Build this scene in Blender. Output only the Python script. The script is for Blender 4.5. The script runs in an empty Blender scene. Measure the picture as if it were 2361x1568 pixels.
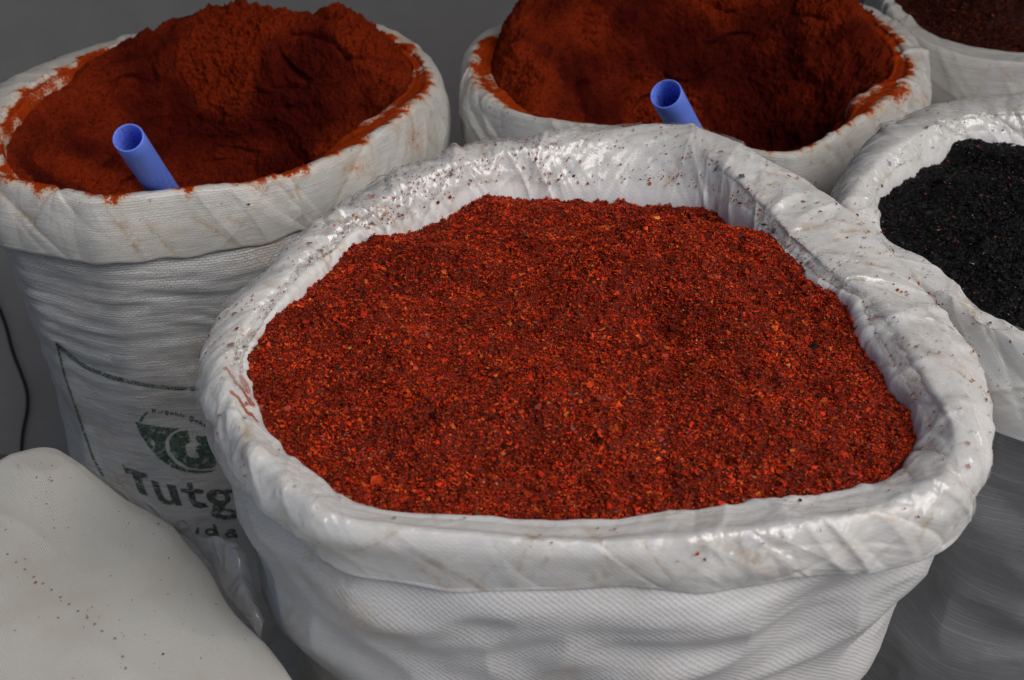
import bpy, math, random
import numpy as np
from mathutils import Vector, Matrix

# ------------------------------------------------------------------ camera, sky, sun, exposure
scn = bpy.context.scene
COL = scn.collection
PITCH = math.radians(33.0); FPX = 3000.0; CW, CH = 2361.0, 1568.0
CZ = 1.40; FLOOR = -.32
cam_d = bpy.data.cameras.new('camera'); cam = bpy.data.objects.new('camera', cam_d); COL.objects.link(cam)
cam.location = (0, 0, CZ); cam.rotation_euler = (math.pi/2 - PITCH, 0, 0)
cam_d.sensor_width = 36; cam_d.lens = 36*FPX/CW; cam_d.clip_end = 200; cam_d.clip_start = .02
cam_d.dof.use_dof = True; cam_d.dof.focus_distance = 1.10; cam_d.dof.aperture_fstop = 10.0
scn.camera = cam
world = bpy.data.worlds.new('World'); scn.world = world; world.use_nodes = True
wn = world.node_tree; wn.nodes.clear()
sky = wn.nodes.new('ShaderNodeTexSky'); sky.sky_type = 'NISHITA'; sky.sun_disc = False
SUN_EL, SUN_AZ = math.radians(50), math.radians(128)       # azimuth measured clockwise from +Y
sky.sun_elevation = SUN_EL; sky.sun_rotation = SUN_AZ
sky.air_density = 1.0; sky.dust_density = 4.0; sky.ozone_density = 0.8
bg = wn.nodes.new('ShaderNodeBackground'); bg.inputs[1].default_value = .075
wo = wn.nodes.new('ShaderNodeOutputWorld')
wn.links.new(sky.outputs[0], bg.inputs[0]); wn.links.new(bg.outputs[0], wo.inputs[0])
sun_d = bpy.data.lights.new('sun', 'SUN'); sun_d.energy = 1.75; sun_d.angle = math.radians(50); sun_d.color = (1, .975, .96)
sun = bpy.data.objects.new('sun', sun_d); COL.objects.link(sun)
sd = Vector((math.sin(SUN_AZ)*math.cos(SUN_EL), math.cos(SUN_AZ)*math.cos(SUN_EL), math.sin(SUN_EL)))
sun.rotation_euler = sd.to_track_quat('Z', 'Y').to_euler(); sun.location = sd*5
scn.view_settings.view_transform = 'Standard'; scn.view_settings.look = 'None'
scn.view_settings.exposure = -0.07; scn.view_settings.gamma = 1
scn.cycles.max_bounces = 8; scn.cycles.transparent_max_bounces = 12

rng = np.random.default_rng(7)
CP, SP = math.cos(PITCH), math.sin(PITCH)

def ray(px, py):
    a = (px-CW/2)/FPX; b = (py-CH/2)/FPX
    return np.array([a, CP - b*SP, -SP - b*CP])
def at_z(px, py, z):
    d = ray(px, py); t = (z-CZ)/d[2]; return np.array([0, 0, CZ]) + d*t
def at_y(px, py, y):
    d = ray(px, py); t = y/d[1]; return np.array([0, 0, CZ]) + d*t

# ------------------------------------------------------------------ noise
def _hash(i, j, k, seed):
    h = (i*374761393 + j*668265263 + k*2147483647 + seed*1274126177) & 0xffffffff
    h = ((h ^ (h >> 13))*1274126177) & 0xffffffff
    h = ((h ^ (h >> 16))*2246822519) & 0xffffffff
    return (h ^ (h >> 15)) & 0xffffffff
_G = rng.normal(size=(256, 3)); _G /= np.linalg.norm(_G, axis=1)[:, None]
def perlin(x, y, z, seed=0):
    x, y, z = np.broadcast_arrays(np.asarray(x, float), y, z)
    xi, yi, zi = np.floor(x), np.floor(y), np.floor(z)
    fx, fy, fz = x-xi, y-yi, z-zi
    xi, yi, zi = xi.astype(np.int64), yi.astype(np.int64), zi.astype(np.int64)
    u, v, w = (t*t*t*(t*(t*6-15)+10) for t in (fx, fy, fz))
    out = 0
    for dx in (0, 1):
        for dy in (0, 1):
            for dz in (0, 1):
                g = _G[_hash(xi+dx, yi+dy, zi+dz, seed) & 255]
                d = g[..., 0]*(fx-dx) + g[..., 1]*(fy-dy) + g[..., 2]*(fz-dz)
                out = out + d*(u if dx else 1-u)*(v if dy else 1-v)*(w if dz else 1-w)
    return out*1.6
def fbm(x, y, z, oct=4, seed=0, gain=.5):
    s, a, f = 0, 1, 1
    for o in range(oct):
        s = s + a*perlin(x*f, y*f, z*f, seed+o*17); a *= gain; f *= 2.03
    return s
def ridged(x, y, z, oct=3, seed=0, gain=.5):
    s, a, f = 0, 1, 1
    for o in range(oct):
        s = s + a*(1-2*np.abs(perlin(x*f, y*f, z*f, seed+o*31))); a *= gain; f *= 2.1
    return s
def sm(a, b, x):
    t = np.clip((x-a)/(b-a), 0, 1); return t*t*(3-2*t)

# ------------------------------------------------------------------ object helpers
def tag(o, label=None, cat=None, group=None, kind=None):
    if label: o['label'] = label
    if cat: o['category'] = cat
    if group: o['group'] = group
    if kind: o['kind'] = kind
    return o
def empty(name, loc):
    o = bpy.data.objects.new(name, None); COL.objects.link(o); o.location = loc; o.empty_display_size = .1
    return o
def mesh_obj(name, V, F, mat, parent=None, uv=None, attrs=None, colors=None, smooth=True, origin=None):
    """V (n,3) world coordinates, F (m,k) array of one face size or a list of such arrays."""
    V = np.asarray(V, float)
    org = np.array(parent.location) if parent is not None else (np.zeros(3) if origin is None else np.asarray(origin, float))
    Fs = F if isinstance(F, list) else [F]
    me = bpy.data.meshes.new(name)
    loops = np.concatenate([np.asarray(f).ravel() for f in Fs]).astype(np.int32)
    sizes = np.concatenate([np.full(len(f), np.asarray(f).shape[1]) for f in Fs]).astype(np.int32)
    starts = np.concatenate([[0], np.cumsum(sizes)[:-1]]).astype(np.int32)
    me.vertices.add(len(V)); me.vertices.foreach_set('co', (V-org).astype(np.float32).ravel())
    me.loops.add(len(loops)); me.loops.foreach_set('vertex_index', loops)
    me.polygons.add(len(sizes)); me.polygons.foreach_set('loop_start', starts)
    me.update(calc_edges=True)
    me.polygons.foreach_set('use_smooth', np.full(len(sizes), smooth))
    if uv is not None:
        l = me.uv_layers.new(name='UVMap'); l.data.foreach_set('uv', np.asarray(uv, np.float32)[loops].ravel())
    for k, a in (attrs or {}).items():
        at = me.attributes.new(k, 'FLOAT', 'POINT'); at.data.foreach_set('value', np.asarray(a, np.float32).ravel())
    if colors is not None:
        at = me.color_attributes.new('tint', 'FLOAT_COLOR', 'POINT')
        c = np.ones((len(V), 4), np.float32); c[:, :3] = colors; at.data.foreach_set('color', c.ravel())
    for m in (mat if isinstance(mat, list) else [mat]): me.materials.append(m)
    me.validate()
    o = bpy.data.objects.new(name, me); COL.objects.link(o)
    if parent is not None: o.parent = parent
    else: o.location = org
    return o
def grid_faces(nu, nv, wrap=True, off=0):
    """vertex index = i*nv + j ; i around, j along."""
    i = np.arange(nu if wrap else nu-1); j = np.arange(nv-1)
    I, J = np.meshgrid(i, j, indexing='ij'); I2 = (I+1) % nu
    return np.stack([I*nv+J, I2*nv+J, I2*nv+J+1, I*nv+J+1], -1).reshape(-1, 4)+off

# ------------------------------------------------------------------ material helpers
class NT:
    def __init__(s, name):
        s.m = bpy.data.materials.new(name); s.m.use_nodes = True; s.t = s.m.node_tree; s.t.nodes.clear()
        s.out = s.n('OutputMaterial')
    def n(s, typ, **kw):
        nd = s.t.nodes.new('ShaderNode'+typ)
        for k, v in kw.items(): setattr(nd, k, v)
        return nd
    def put(s, sock, v):
        if isinstance(v, bpy.types.NodeSocket): s.t.links.new(v, sock)
        elif v is not None:
            if hasattr(sock.default_value, '__len__') and not hasattr(v, '__len__'): v = (v,)*3
            if hasattr(sock.default_value, '__len__') and len(sock.default_value) == 4 and len(v) == 3: v = (*v, 1)
            sock.default_value = v
    def math(s, op, a, b=None, c=None, clamp=False):
        nd = s.n('Math', operation=op); nd.use_clamp = clamp
        for i, v in enumerate((a, b, c)):
            if v is not None: s.put(nd.inputs[i], v)
        return nd.outputs[0]
    def noise(s, vec, scale, detail=3, rough=.5, dist=0, ntype='FBM'):
        nd = s.n('TexNoise'); nd.noise_type = ntype
        s.put(nd.inputs['Vector'], vec); s.put(nd.inputs['Scale'], scale); s.put(nd.inputs['Detail'], detail)
        s.put(nd.inputs['Roughness'], rough); s.put(nd.inputs['Distortion'], dist)
        return nd.outputs['Fac']
    def vor(s, vec, scale, feature='F1', out='Distance', rand=1):
        nd = s.n('TexVoronoi', feature=feature); s.put(nd.inputs['Vector'], vec); s.put(nd.inputs['Scale'], scale)
        s.put(nd.inputs['Randomness'], rand)
        return nd.outputs[out]
    def ramp(s, fac, pts):
        nd = s.n('ValToRGB'); e = nd.color_ramp.elements
        while len(e) < len(pts): e.new(.5)
        for k, (p, c) in enumerate(pts):
            e[k].position = p; e[k].color = (*c, 1) if hasattr(c, '__len__') else (c, c, c, 1)
        s.put(nd.inputs[0], fac); return nd.outputs[0]
    def mapr(s, v, a, b, c=0., d=1., smooth=True):
        nd = s.n('MapRange'); nd.interpolation_type = 'SMOOTHSTEP' if smooth else 'LINEAR'
        for i, x in enumerate((v, a, b, c, d)): s.put(nd.inputs[i], x)
        return nd.outputs[0]
    def mix(s, f, a, b, blend='MIX'):
        nd = s.n('Mix', data_type='RGBA', blend_type=blend)
        s.put(nd.inputs[0], f); s.put(nd.inputs[6], a); s.put(nd.inputs[7], b); return nd.outputs[2]
    def attr(s, name, out='Fac'):
        return s.n('Attribute', attribute_name=name).outputs[out]
    def scale(s, vec, sc, loc=(0, 0, 0), rot=(0, 0, 0)):
        nd = s.n('Mapping'); s.put(nd.inputs[0], vec); s.put(nd.inputs[3], sc); s.put(nd.inputs[1], loc); s.put(nd.inputs[2], rot)
        return nd.outputs[0]
    def bump(s, h, dist, strength=1, normal=None):
        nd = s.n('Bump'); s.put(nd.inputs['Height'], h); s.put(nd.inputs['Distance'], dist); s.put(nd.inputs['Strength'], strength)
        if normal is not None: s.put(nd.inputs['Normal'], normal)
        return nd.outputs[0]
    def bsdf(s, **kw):
        nd = s.n('BsdfPrincipled')
        for k, v in kw.items(): s.put(nd.inputs[k.replace('_', ' ')], v)
        return nd
    def end(s, sh):
        s.t.links.new(sh if isinstance(sh, bpy.types.NodeSocket) else sh.outputs[0], s.out.inputs[0]); return s.m

def weave_mat(name, base=(.70, .70, .69), gap=.55, tape=(.0032, .0016), film=.5, rough=.42, dust_col=(.38, .044, .006),
              yellow=.5, strand=0., wbump=.0006, streak=.1, checker=False):
    """woven plastic tape; film = how much the clear liner folded over it shines and hides the weave.
    point attributes: dust (powder deposit), grime (yellowed creases)."""
    t = NT(name)
    uv = t.n('UVMap', uv_map='UVMap').outputs[0]; ob = t.n('TexCoord').outputs['Object']
    w1 = t.noise(ob, 30, 3); w2 = t.noise(ob, 33.3, 3); w3 = t.noise(ob, 420, 2); w4 = t.noise(ob, 390, 2)
    cmb = t.n('CombineXYZ'); t.put(cmb.inputs[0], t.math('ADD', t.math('MULTIPLY', w1, .006), t.math('MULTIPLY', w3, .0008))); t.put(cmb.inputs[1], t.math('ADD', t.math('MULTIPLY', w2, .005), t.math('MULTIPLY', w4, .0004)))
    va = t.n('VectorMath', operation='ADD'); t.put(va.inputs[0], uv); t.put(va.inputs[1], cmb.outputs[0]); uw = va.outputs[0]
    br = t.n('TexBrick'); br.offset = .5; br.squash = 1
    t.put(br.inputs['Vector'], uw); t.put(br.inputs['Scale'], 1.0); t.put(br.inputs['Mortar Size'], tape[1]*.13)
    t.put(br.inputs['Mortar Smooth'], 1.); t.put(br.inputs['Brick Width'], tape[0]); t.put(br.inputs['Row Height'], tape[1])
    t.put(br.inputs['Color1'], (.35, .35, .35)); t.put(br.inputs['Color2'], (.75, .75, .75)); t.put(br.inputs['Mortar'], (0, 0, 0))
    wfac, wcol = br.outputs['Fac'], br.outputs['Color']
    if checker:                                       # plain weave: tapes pass over and under in turn
        sp_ = t.n('SeparateXYZ'); t.put(sp_.inputs[0], uw)
        su = t.math('SINE', t.math('MULTIPLY', sp_.outputs[0], math.pi/tape[0])); sv = t.math('SINE', t.math('MULTIPLY', sp_.outputs[1], math.pi/tape[1]))
        wcol = t.math('MULTIPLY_ADD', t.math('MULTIPLY', su, sv), .5, .5); wfac = t.mapr(wcol, .42, .12)
    tapes = t.noise(t.scale(uw, (25, 620, 1)), 1, 2)
    tapes2 = t.noise(t.scale(uw, (420, 14, 1)), 1, 2)
    thin = t.mapr(t.noise(ob, 22, 3), .35, .65)                   # gaps show in some places more than in others
    g = t.math('MULTIPLY', wfac, t.math('MULTIPLY_ADD', thin, .5, .5))
    c = t.mix(t.math('MULTIPLY', g, gap), base, tuple(x*.45 for x in base))
    c = t.mix(t.math('MULTIPLY', t.mapr(tapes, .35, .7), streak*2), c, tuple(x*.66 for x in base))
    if strand:
        st = t.mapr(t.noise(t.scale(uv, (14, 520, 1)), 1, 2), .52, .68)
        c = t.mix(t.math('MULTIPLY', st, strand), c, (.55, .56, .59))
    # soft yellowing and dirt with its own shape
    big = t.noise(ob, 9, 4, .6); sml = t.noise(ob, 60, 4, .6, .4)
    y = t.math('MULTIPLY', t.mapr(t.math('ADD', t.math('MULTIPLY', big, .6), t.math('MULTIPLY', sml, .4)), .5, .68), yellow*.5)
    c = t.mix(y, c, (.55, .47, .33))
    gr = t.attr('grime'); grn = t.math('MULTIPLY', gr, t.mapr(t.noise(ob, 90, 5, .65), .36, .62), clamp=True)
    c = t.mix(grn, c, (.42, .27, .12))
    du = t.attr('dust'); fine = t.noise(ob, 420, 3, .7); med = t.noise(ob, 75, 4, .6, .6)
    k = t.math('ADD', du, t.math('ADD', t.math('MULTIPLY_ADD', med, 1.5, -.75), t.math('MULTIPLY_ADD', fine, 2.0, -1.0)))
    dm = t.mapr(k, .42, .78)
    light = t.math('MULTIPLY', t.mapr(t.math('SUBTRACT', k, t.math('MULTIPLY_ADD', fine, 1.5, -.75)), -.1, .7), .6)
    c = t.mix(light, c, (.62, .27, .08)); c = t.mix(dm, c, t.mix(t.mapr(fine, .30, .6), tuple(x*.6 for x in dust_col), dust_col))
    # relief: tapes, film wrinkles
    h = t.math('ADD', t.math('MULTIPLY', wcol, 1.0), t.math('MULTIPLY', tapes, .5))
    h = t.math('ADD', h, t.math('MULTIPLY', tapes2, .3))
    nb = t.bump(h, wbump*(1-.6*film), 1.0)
    wr = t.noise(t.scale(ob, 1, rot=(.3, .5, .2)), 55, 3, .55, 1.2, 'RIDGED_MULTIFRACTAL')
    fa = t.n('VectorMath', operation='MULTIPLY_ADD'); nzc = t.n('TexNoise'); t.put(nzc.inputs['Vector'], ob); t.put(nzc.inputs['Scale'], 18); t.put(nzc.inputs['Detail'], 2)
    t.put(fa.inputs[0], nzc.outputs['Color']); t.put(fa.inputs[1], (.05, .05, .05)); t.put(fa.inputs[2], ob)
    fac = t.vor(fa.outputs[0], 38, 'DISTANCE_TO_EDGE'); fac2 = t.vor(fa.outputs[0], 95, 'DISTANCE_TO_EDGE')
    film_h = t.math('ADD', t.math('MULTIPLY', wr, .25), t.math('ADD', t.math('MINIMUM', fac, .3), t.math('MULTIPLY', t.math('MINIMUM', fac2, .25), .4)))
    nc = t.bump(film_h, .0022, .8)
    ss = t.math('MULTIPLY', t.math('SUBTRACT', 1, dm), 1)
    b = t.bsdf(Base_Color=c, Roughness=t.mix(dm, (rough,)*3, (.95,)*3), Normal=nb, Specular_IOR_Level=t.math('MULTIPLY', ss, .35),
               Coat_Weight=t.math('MULTIPLY', ss, film), Coat_Roughness=.34, Coat_Normal=nc, Coat_IOR=1.45,
               Sheen_Weight=0.)
    return t.end(b)

def film_mat(name, alpha=.10, rough=.2, tint=(.86, .86, .84)):
    t = NT(name); ob = t.n('TexCoord').outputs['Object']
    wr = t.noise(ob, 45, 4, .55, 1.6, 'RIDGED_MULTIFRACTAL')
    w2 = t.noise(ob, 140, 3, .5, .8)
    nb = t.bump(t.math('ADD', wr, t.math('MULTIPLY', w2, .3)), .0022, 1)
    gl = t.bsdf(Base_Color=tint, Roughness=rough, Normal=nb, Specular_IOR_Level=.5)
    tr = t.n('BsdfTransparent'); t.put(tr.inputs[0], (.98, .98, .97))
    lw = t.n('LayerWeight'); t.put(lw.inputs[0], .35); t.put(lw.inputs['Normal'], nb)
    cloud = t.mapr(t.noise(ob, 30, 4, .6), .35, .7)
    f = t.math('MULTIPLY_ADD', t.math('MULTIPLY', lw.outputs['Facing'], lw.outputs['Facing']), .55, alpha)
    f = t.math('MULTIPLY_ADD', cloud, .18, f)
    f = t.math('MULTIPLY', f, t.attr('cover'), clamp=True)
    mx = t.n('MixShader'); t.put(mx.inputs[0], f); t.t.links.new(tr.outputs[0], mx.inputs[1]); t.t.links.new(gl.outputs[0], mx.inputs[2])
    gg = t.n('BsdfGlossy'); t.put(gg.inputs['Roughness'], .12); t.put(gg.inputs['Normal'], nb); t.put(gg.inputs[0], (1, 1, 1))
    m2 = t.n('MixShader'); t.put(m2.inputs[0], t.math('MULTIPLY', t.attr('cover'), .07))
    t.t.links.new(mx.outputs[0], m2.inputs[1]); t.t.links.new(gg.outputs[0], m2.inputs[2])
    return t.end(m2)

def powder_mat(name, c1, c2, c3):
    t = NT(name); ob = t.n('TexCoord').outputs['Object']
    n1 = t.noise(ob, 11, 5, .62); n2 = t.noise(ob, 260, 4, .7); n3 = t.noise(ob, 1100, 2, .6)
    c = t.mix(t.mapr(t.math('MULTIPLY_ADD', t.attr('loose'), .3, n1), .45, .85), c1, c2)
    c = t.mix(t.math('MULTIPLY', t.mapr(n2, .46, .66), .7), c, c3)
    h = t.math('ADD', t.math('MULTIPLY', n2, .7), t.math('MULTIPLY', n3, .35))
    h = t.math('ADD', h, t.math('MULTIPLY', t.noise(ob, 70, 5, .6), 1.2))
    b = t.bsdf(Base_Color=c, Roughness=.97, Specular_IOR_Level=.1, Normal=t.bump(h, .006, 1), Sheen_Weight=0.)
    return t.end(b)

def flake_mat(name, rough=.5, spec=.4):
    t = NT(name); ob = t.n('TexCoord').outputs['Object']
    c = t.attr('tint', 'Color')
    n = t.noise(ob, 900, 3, .6)
    c = t.mix(t.mapr(n, .3, .75), t.mix(.5, c, (0, 0, 0), 'MULTIPLY'), c)
    b = t.bsdf(Base_Color=c, Roughness=rough, Specular_IOR_Level=spec, Normal=t.bump(n, .0006, .6))
    return t.end(b)

def plain_mat(name, col, rough=.5, bump=0., nscale=60, var=.06, **kw):
    t = NT(name); ob = t.n('TexCoord').outputs['Object']
    n = t.noise(ob, nscale, 5, .6)
    c = t.mix(t.mapr(n, .3, .7), tuple(x*(1-var) for x in col), tuple(min(1, x*(1+var)) for x in col))
    b = t.bsdf(Base_Color=c, Roughness=rough, **kw)
    if bump: t.put(b.inputs['Normal'], t.bump(n, bump, 1))
    return t.end(b)

# ------------------------------------------------------------------ rings traced round a mouth
def ring(pts, cen, N, smooth_deg=2.0):
    """pts: ('p', px, py, z) on the photograph at height z, or ('w', degrees, radius, z) about the centre."""
    P = []
    for q in pts:
        if q[0] == 'p': P.append(at_z(q[1], q[2], q[3]))
        else:
            a = math.radians(q[1]); P.append(np.array([cen[0]+q[2]*math.cos(a), cen[1]+q[2]*math.sin(a), q[3]]))
    P = np.array(P); th = np.arctan2(P[:, 1]-cen[1], P[:, 0]-cen[0]) % (2*math.pi)
    r = np.hypot(P[:, 0]-cen[0], P[:, 1]-cen[1]); o = np.argsort(th)
    th, r, z = th[o], r[o], P[o, 2]
    T = np.arange(N)*2*math.pi/N
    R = np.interp(T, th, r, period=2*math.pi); Z = np.interp(T, th, z, period=2*math.pi)
    s = max(1, int(N*smooth_deg/360)); k = np.exp(-.5*(np.arange(-3*s, 3*s+1)/s)**2); k /= k.sum()
    f = lambda A: np.convolve(np.concatenate([A[-3*s:], A, A[:3*s]]), k, 'valid')
    return f(R), f(Z)

def catmull(K, per):
    """K (N, nk, d) control points along a profile -> dense (N, sum(per)+1, d)."""
    nk = K.shape[1]; out = []
    Kp = np.concatenate([2*K[:, :1]-K[:, 1:2], K, 2*K[:, -1:]-K[:, -2:-1]], 1)
    for s in range(nk-1):
        p0, p1, p2, p3 = (Kp[:, s+q] for q in range(4))
        for a in np.arange(per[s])/per[s]:
            out.append(.5*(2*p1+(p2-p0)*a+(2*p0-5*p1+4*p2-p3)*a*a+(3*p1-p0-3*p2+p3)*a**3))
    out.append(K[:, -1]); return np.stack(out, 1)

def normals(P):
    du = np.roll(P, -1, 0)-np.roll(P, 1, 0); dv = np.gradient(P, axis=1)
    n = np.cross(du, dv); return n/(np.linalg.norm(n, axis=2, keepdims=True)+1e-12)

def creases(S, T, Ltot, n, seed, trange, amp=(.002, .005), width=(.002, .006), length=(.02, .06), ang=(30, 75), srange=None):
    """sharp pinched folds laid over the (arc length, profile length) sheet."""
    r = np.random.default_rng(seed); out = np.zeros_like(S)
    for k in range(n):
        s0 = r.uniform(*(srange or (0, Ltot))); t0 = r.uniform(*trange)
        a = math.radians(r.uniform(*ang))*r.choice([-1, 1], p=[.3, .7]); L = r.uniform(*length); w = r.uniform(*width); A = r.uniform(*amp)*r.choice([1, -1], p=[.6, .4])
        ds = (S-s0+Ltot/2) % Ltot-Ltot/2; dt = T-t0
        m = (np.abs(ds) < 2.5*L) & (np.abs(dt) < 2.5*L)
        x, y = ds[m], dt[m]; al = x*math.cos(a)+y*math.sin(a); d = -x*math.sin(a)+y*math.cos(a) + 8*r.uniform(-.4, .4)*al*al
        e = np.where(d > 0, np.exp(-d/w), np.exp(d/(w*r.uniform(1.5, 4))))
        out[m] += A*e*np.exp(-(al/L)**2)
    return out

SURF = {}
def make_sack(key, cen, crest, contact, outer, drop, bprof, mats, label, N=1000, seed=1, wrinkle=1., body_fold=None,
              dustf=None, grimef=None, liner=None, grimy=1., tuck=.014, inset=None, ncrease=90, calm=None, stains=30, group='open sacks of ground spice'):
    root = empty('spice_sack', (cen[0], cen[1], FLOOR)); tag(root, label, 'sack', group)
    TH = np.arange(N)*2*math.pi/N; C, S_ = np.cos(TH), np.sin(TH)
    rc, zc = ring(crest, cen, N)
    def inside(q):
        # a contact point must lie inside the rim: take the height along its line of sight where it does
        if q[0] != 'p': return q
        z = q[3]
        for k in range(60):
            p = at_z(q[1], q[2], z); a = math.atan2(p[1]-cen[1], p[0]-cen[0]) % (2*math.pi); r = math.hypot(p[0]-cen[0], p[1]-cen[1])
            lim = np.interp(a, TH, rc, period=2*math.pi)-.018
            if r <= lim or z > np.interp(a, TH, zc, period=2*math.pi)-.010: break
            z += .001
        return ('p', q[1], q[2], z)
    rk, zk = ring([inside(q) for q in contact], cen, N); ro, zo = ring(outer, cen, N)
    rk = np.minimum(rk, rc-.008)
    ro = np.maximum(ro, rc+.010)
    if callable(drop): dr = drop(TH)
    else: dr = np.full(N, drop)
    dr = dr*(1+.12*perlin(C*2, S_*2, seed*3.1, seed))
    ins = inset(TH) if inset else np.zeros(N)
    rh = ro-ins+tuck*.25+.005*perlin(C*3, S_*3, 5.5+seed, seed)
    prof = [(rk-.012, zk-.06), (rk, zk), ((rk+rc)/2+.1*(rk-rc), np.maximum(zk+.55*(zc-zk), zc-.03)), (rc-.2*(rc-rk)-.001, zc-.0035), (rc, zc), (rc*.45+ro*.55, zc*.6+zo*.4+.003),
            (ro, zo), (rh+.002, zo-.5*dr), (rh, zo-dr), (rh-.0015, zo-dr-.0015), (rh-.004-tuck*.3, zo-dr+.004), (rh-.006-tuck*.6, zo-dr+.018)]
    K = np.stack([np.stack([r*C+cen[0], r*S_+cen[1], z], -1) for r, z in prof], 1)
    P = catmull(K, [8, 12, 10, 6, 8, 10, 14, 18, 4, 6, 6])
    NV = P.shape[1]; crest_j = 8+12+10+6; hem_j = crest_j+8+10+14+18
    seg = np.linalg.norm(np.diff(P, axis=1), axis=2); Tm = np.concatenate([np.zeros((N, 1)), np.cumsum(seg, 1)], 1)
    t0 = Tm[:, crest_j:crest_j+1]; Tl = Tm-t0                       # 0 at the crest, negative inside
    ravg = np.mean(ro); Ltot = 2*math.pi*ravg; Sl = np.repeat((TH*ravg)[:, None], NV, 1)
    n = normals(P)
    if np.mean(n[:, crest_j, 2]) < 0: n = -n
    X, Y, Z = P[..., 0], P[..., 1], P[..., 2]
    # the roll twists: lumps that run aslant, crumples, sharp creases
    f = np.ones(NV); f[hem_j+1:] = 0; f = np.repeat(f[None], N, 0)
    tw = Sl+Tl*.8
    lump = perlin(tw*10, Tl*7, seed+.5, seed)*.0036 + perlin(tw*34, Tl*5, seed+.7, seed+3)*.0007
    wx, wy = perlin(X*20, Y*20, Z*20, seed+9)*.02, perlin(X*20+9, Y*20, Z*20, seed+10)*.02
    ru = ridged((tw+wx*.6)*24, (Tl+wy*.6)*6, seed*1.3, 2, seed+20)*.0010 + ridged((tw+wx)*60, (Tl+wy)*24, seed*1.7, 2, seed+40)*.00035
    calmf = (calm(TH) if calm else np.ones(N))[:, None]
    cr = creases(Sl, Tl, Ltot, ncrease, seed, (-.05, .06), (.0012, .0034), (.0014, .0045), (.03, .08))
    cr += creases(Sl, Tl, Ltot, ncrease*3, seed+900, (-.055, .055), (.0004, .0012), (.0007, .0018), (.015, .05), (10, 85))
    cr += creases(Sl, Tl, Ltot, ncrease//3, seed+1700, (-.04, .05), (.0022, .0050), (.0012, .0040), (.05, .11), (28, 62))
    loc = sm(-.5, .7, perlin(C*1.8, S_*1.8, seed*7.7, seed+60))[:, None]*.9+.45
    D = (lump*(.35+.65*calmf) + (ru*1.1 + cr)*loc*calmf)*wrinkle*f
    D[:, :8] *= np.linspace(0, 1, 8)[None]
    P2 = P+n*D[..., None]
    # the hem of the cuff waves a little
    wv = (perlin(C*6, S_*6, seed+2.2, seed+70)*.006)[:, None]*sm(hem_j-16, hem_j, np.arange(NV))[None]
    P2[..., 2] += wv
    uv = np.stack([Sl, Tl], -1).reshape(-1, 2)
    dust = dustf(TH, Tl, P2) if dustf else np.full((N, NV), -1.)
    stl = creases(Sl, Tl, Ltot, stains, seed+500, (-.05, .06), (.5, 1.), (.0008, .003), (.012, .04), (20, 85))
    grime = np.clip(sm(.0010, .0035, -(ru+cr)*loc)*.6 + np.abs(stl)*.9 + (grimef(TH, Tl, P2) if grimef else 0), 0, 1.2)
    F = grid_faces(N, NV)
    cuff = mesh_obj('folded_cuff', P2.reshape(-1, 3), F, mats[0], root, uv, dict(dust=dust, grime=grime))
    # body
    nb = 150; vv = np.linspace(0, 1, nb)
    zt = (zo-dr+.024)[:, None]; vz = vv**1.5; zz = FLOOR+(zt-FLOOR)*(1-vz)[None]
    dep = zt-zz; bp = np.array(bprof)
    pr = np.interp(dep, bp[:, 0], bp[:, 1])*np.sqrt(rh/rh.mean())[:, None]
    pr = pr-ins[:, None]*.25*(1-sm(.0, .2, dep))
    q = sm(0, .055, dep); rr = (rh-.008-tuck*.6)[:, None]*(1-q)+pr*q
    rr = rr*(1-.25*sm(.95, 1, vv))[None]
    B = np.stack([rr*C[:, None]+cen[0], rr*S_[:, None]+cen[1], zz], -1)
    Sb = np.repeat((TH*ravg)[:, None], nb, 1)
    if body_fold is not None:
        d = body_fold(TH[:, None]+0*zz, zz, (zt-zz), Sb)
        nn = normals(B);
        if np.mean(nn[:, 40, 0]*C+nn[:, 40, 1]*S_) < 0: nn = -nn
        B = B+nn*(d*sm(.004, .075, zt-zz)*(1-sm(.95, 1, vv))[None])[..., None]
    uvb = np.stack([Sb, (zt-zz)], -1).reshape(-1, 2)
    gb = np.clip(fbm(B[..., 0]*11, B[..., 1]*11, B[..., 2]*11, 3, seed+80)*.8-.25, 0, .45)*grimy
    Vb = np.concatenate([B.reshape(-1, 3), [[cen[0], cen[1], FLOOR]]]); Fb = grid_faces(N, nb)
    i = np.arange(N); capf = np.stack([i*nb+nb-1, ((i+1) % N)*nb+nb-1, np.full(N, N*nb)], -1)
    uvb = np.concatenate([uvb, [[0, 0]]])
    att = dict(dust=np.full(len(Vb), -1.), grime=np.concatenate([gb.ravel(), [0]]))
    body = mesh_obj('sack_body', Vb, [Fb, capf], mats[1], root, uvb, att)
    # clear liner folded over the rim
    if liner:
        j0, j1 = 12, hem_j-6
        Q = P2[:, j0:j1].copy(); nn = normals(P2)
        if np.mean(nn[:, crest_j, 2]) < 0: nn = -nn
        nn = nn[:, j0:j1]
        tl = Tl[:, j0:j1]; sl = Sl[:, j0:j1]; q = Q
        lf = np.abs(perlin(sl*14+tl*8, tl*10, seed+3.3, seed+90))*.005*liner + .0008
        lf += np.maximum(0, ridged(sl*40+tl*25, tl*30, seed+4.4, 2, seed+95))*.0016
        ed = np.minimum(sm(0, 10, np.arange(j1-j0)), 1-sm(j1-j0-14, j1-j0, np.arange(j1-j0))*.6)[None]
        Q = Q+nn*(lf*np.maximum(ed, .15))[..., None]
        edge = .020+.03*perlin(np.cos(TH)*5, np.sin(TH)*5, seed+6.6, seed+99)[:, None] + .006*perlin(np.cos(TH)*25, np.sin(TH)*25, seed+6.6, seed+98)[:, None]
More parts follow.
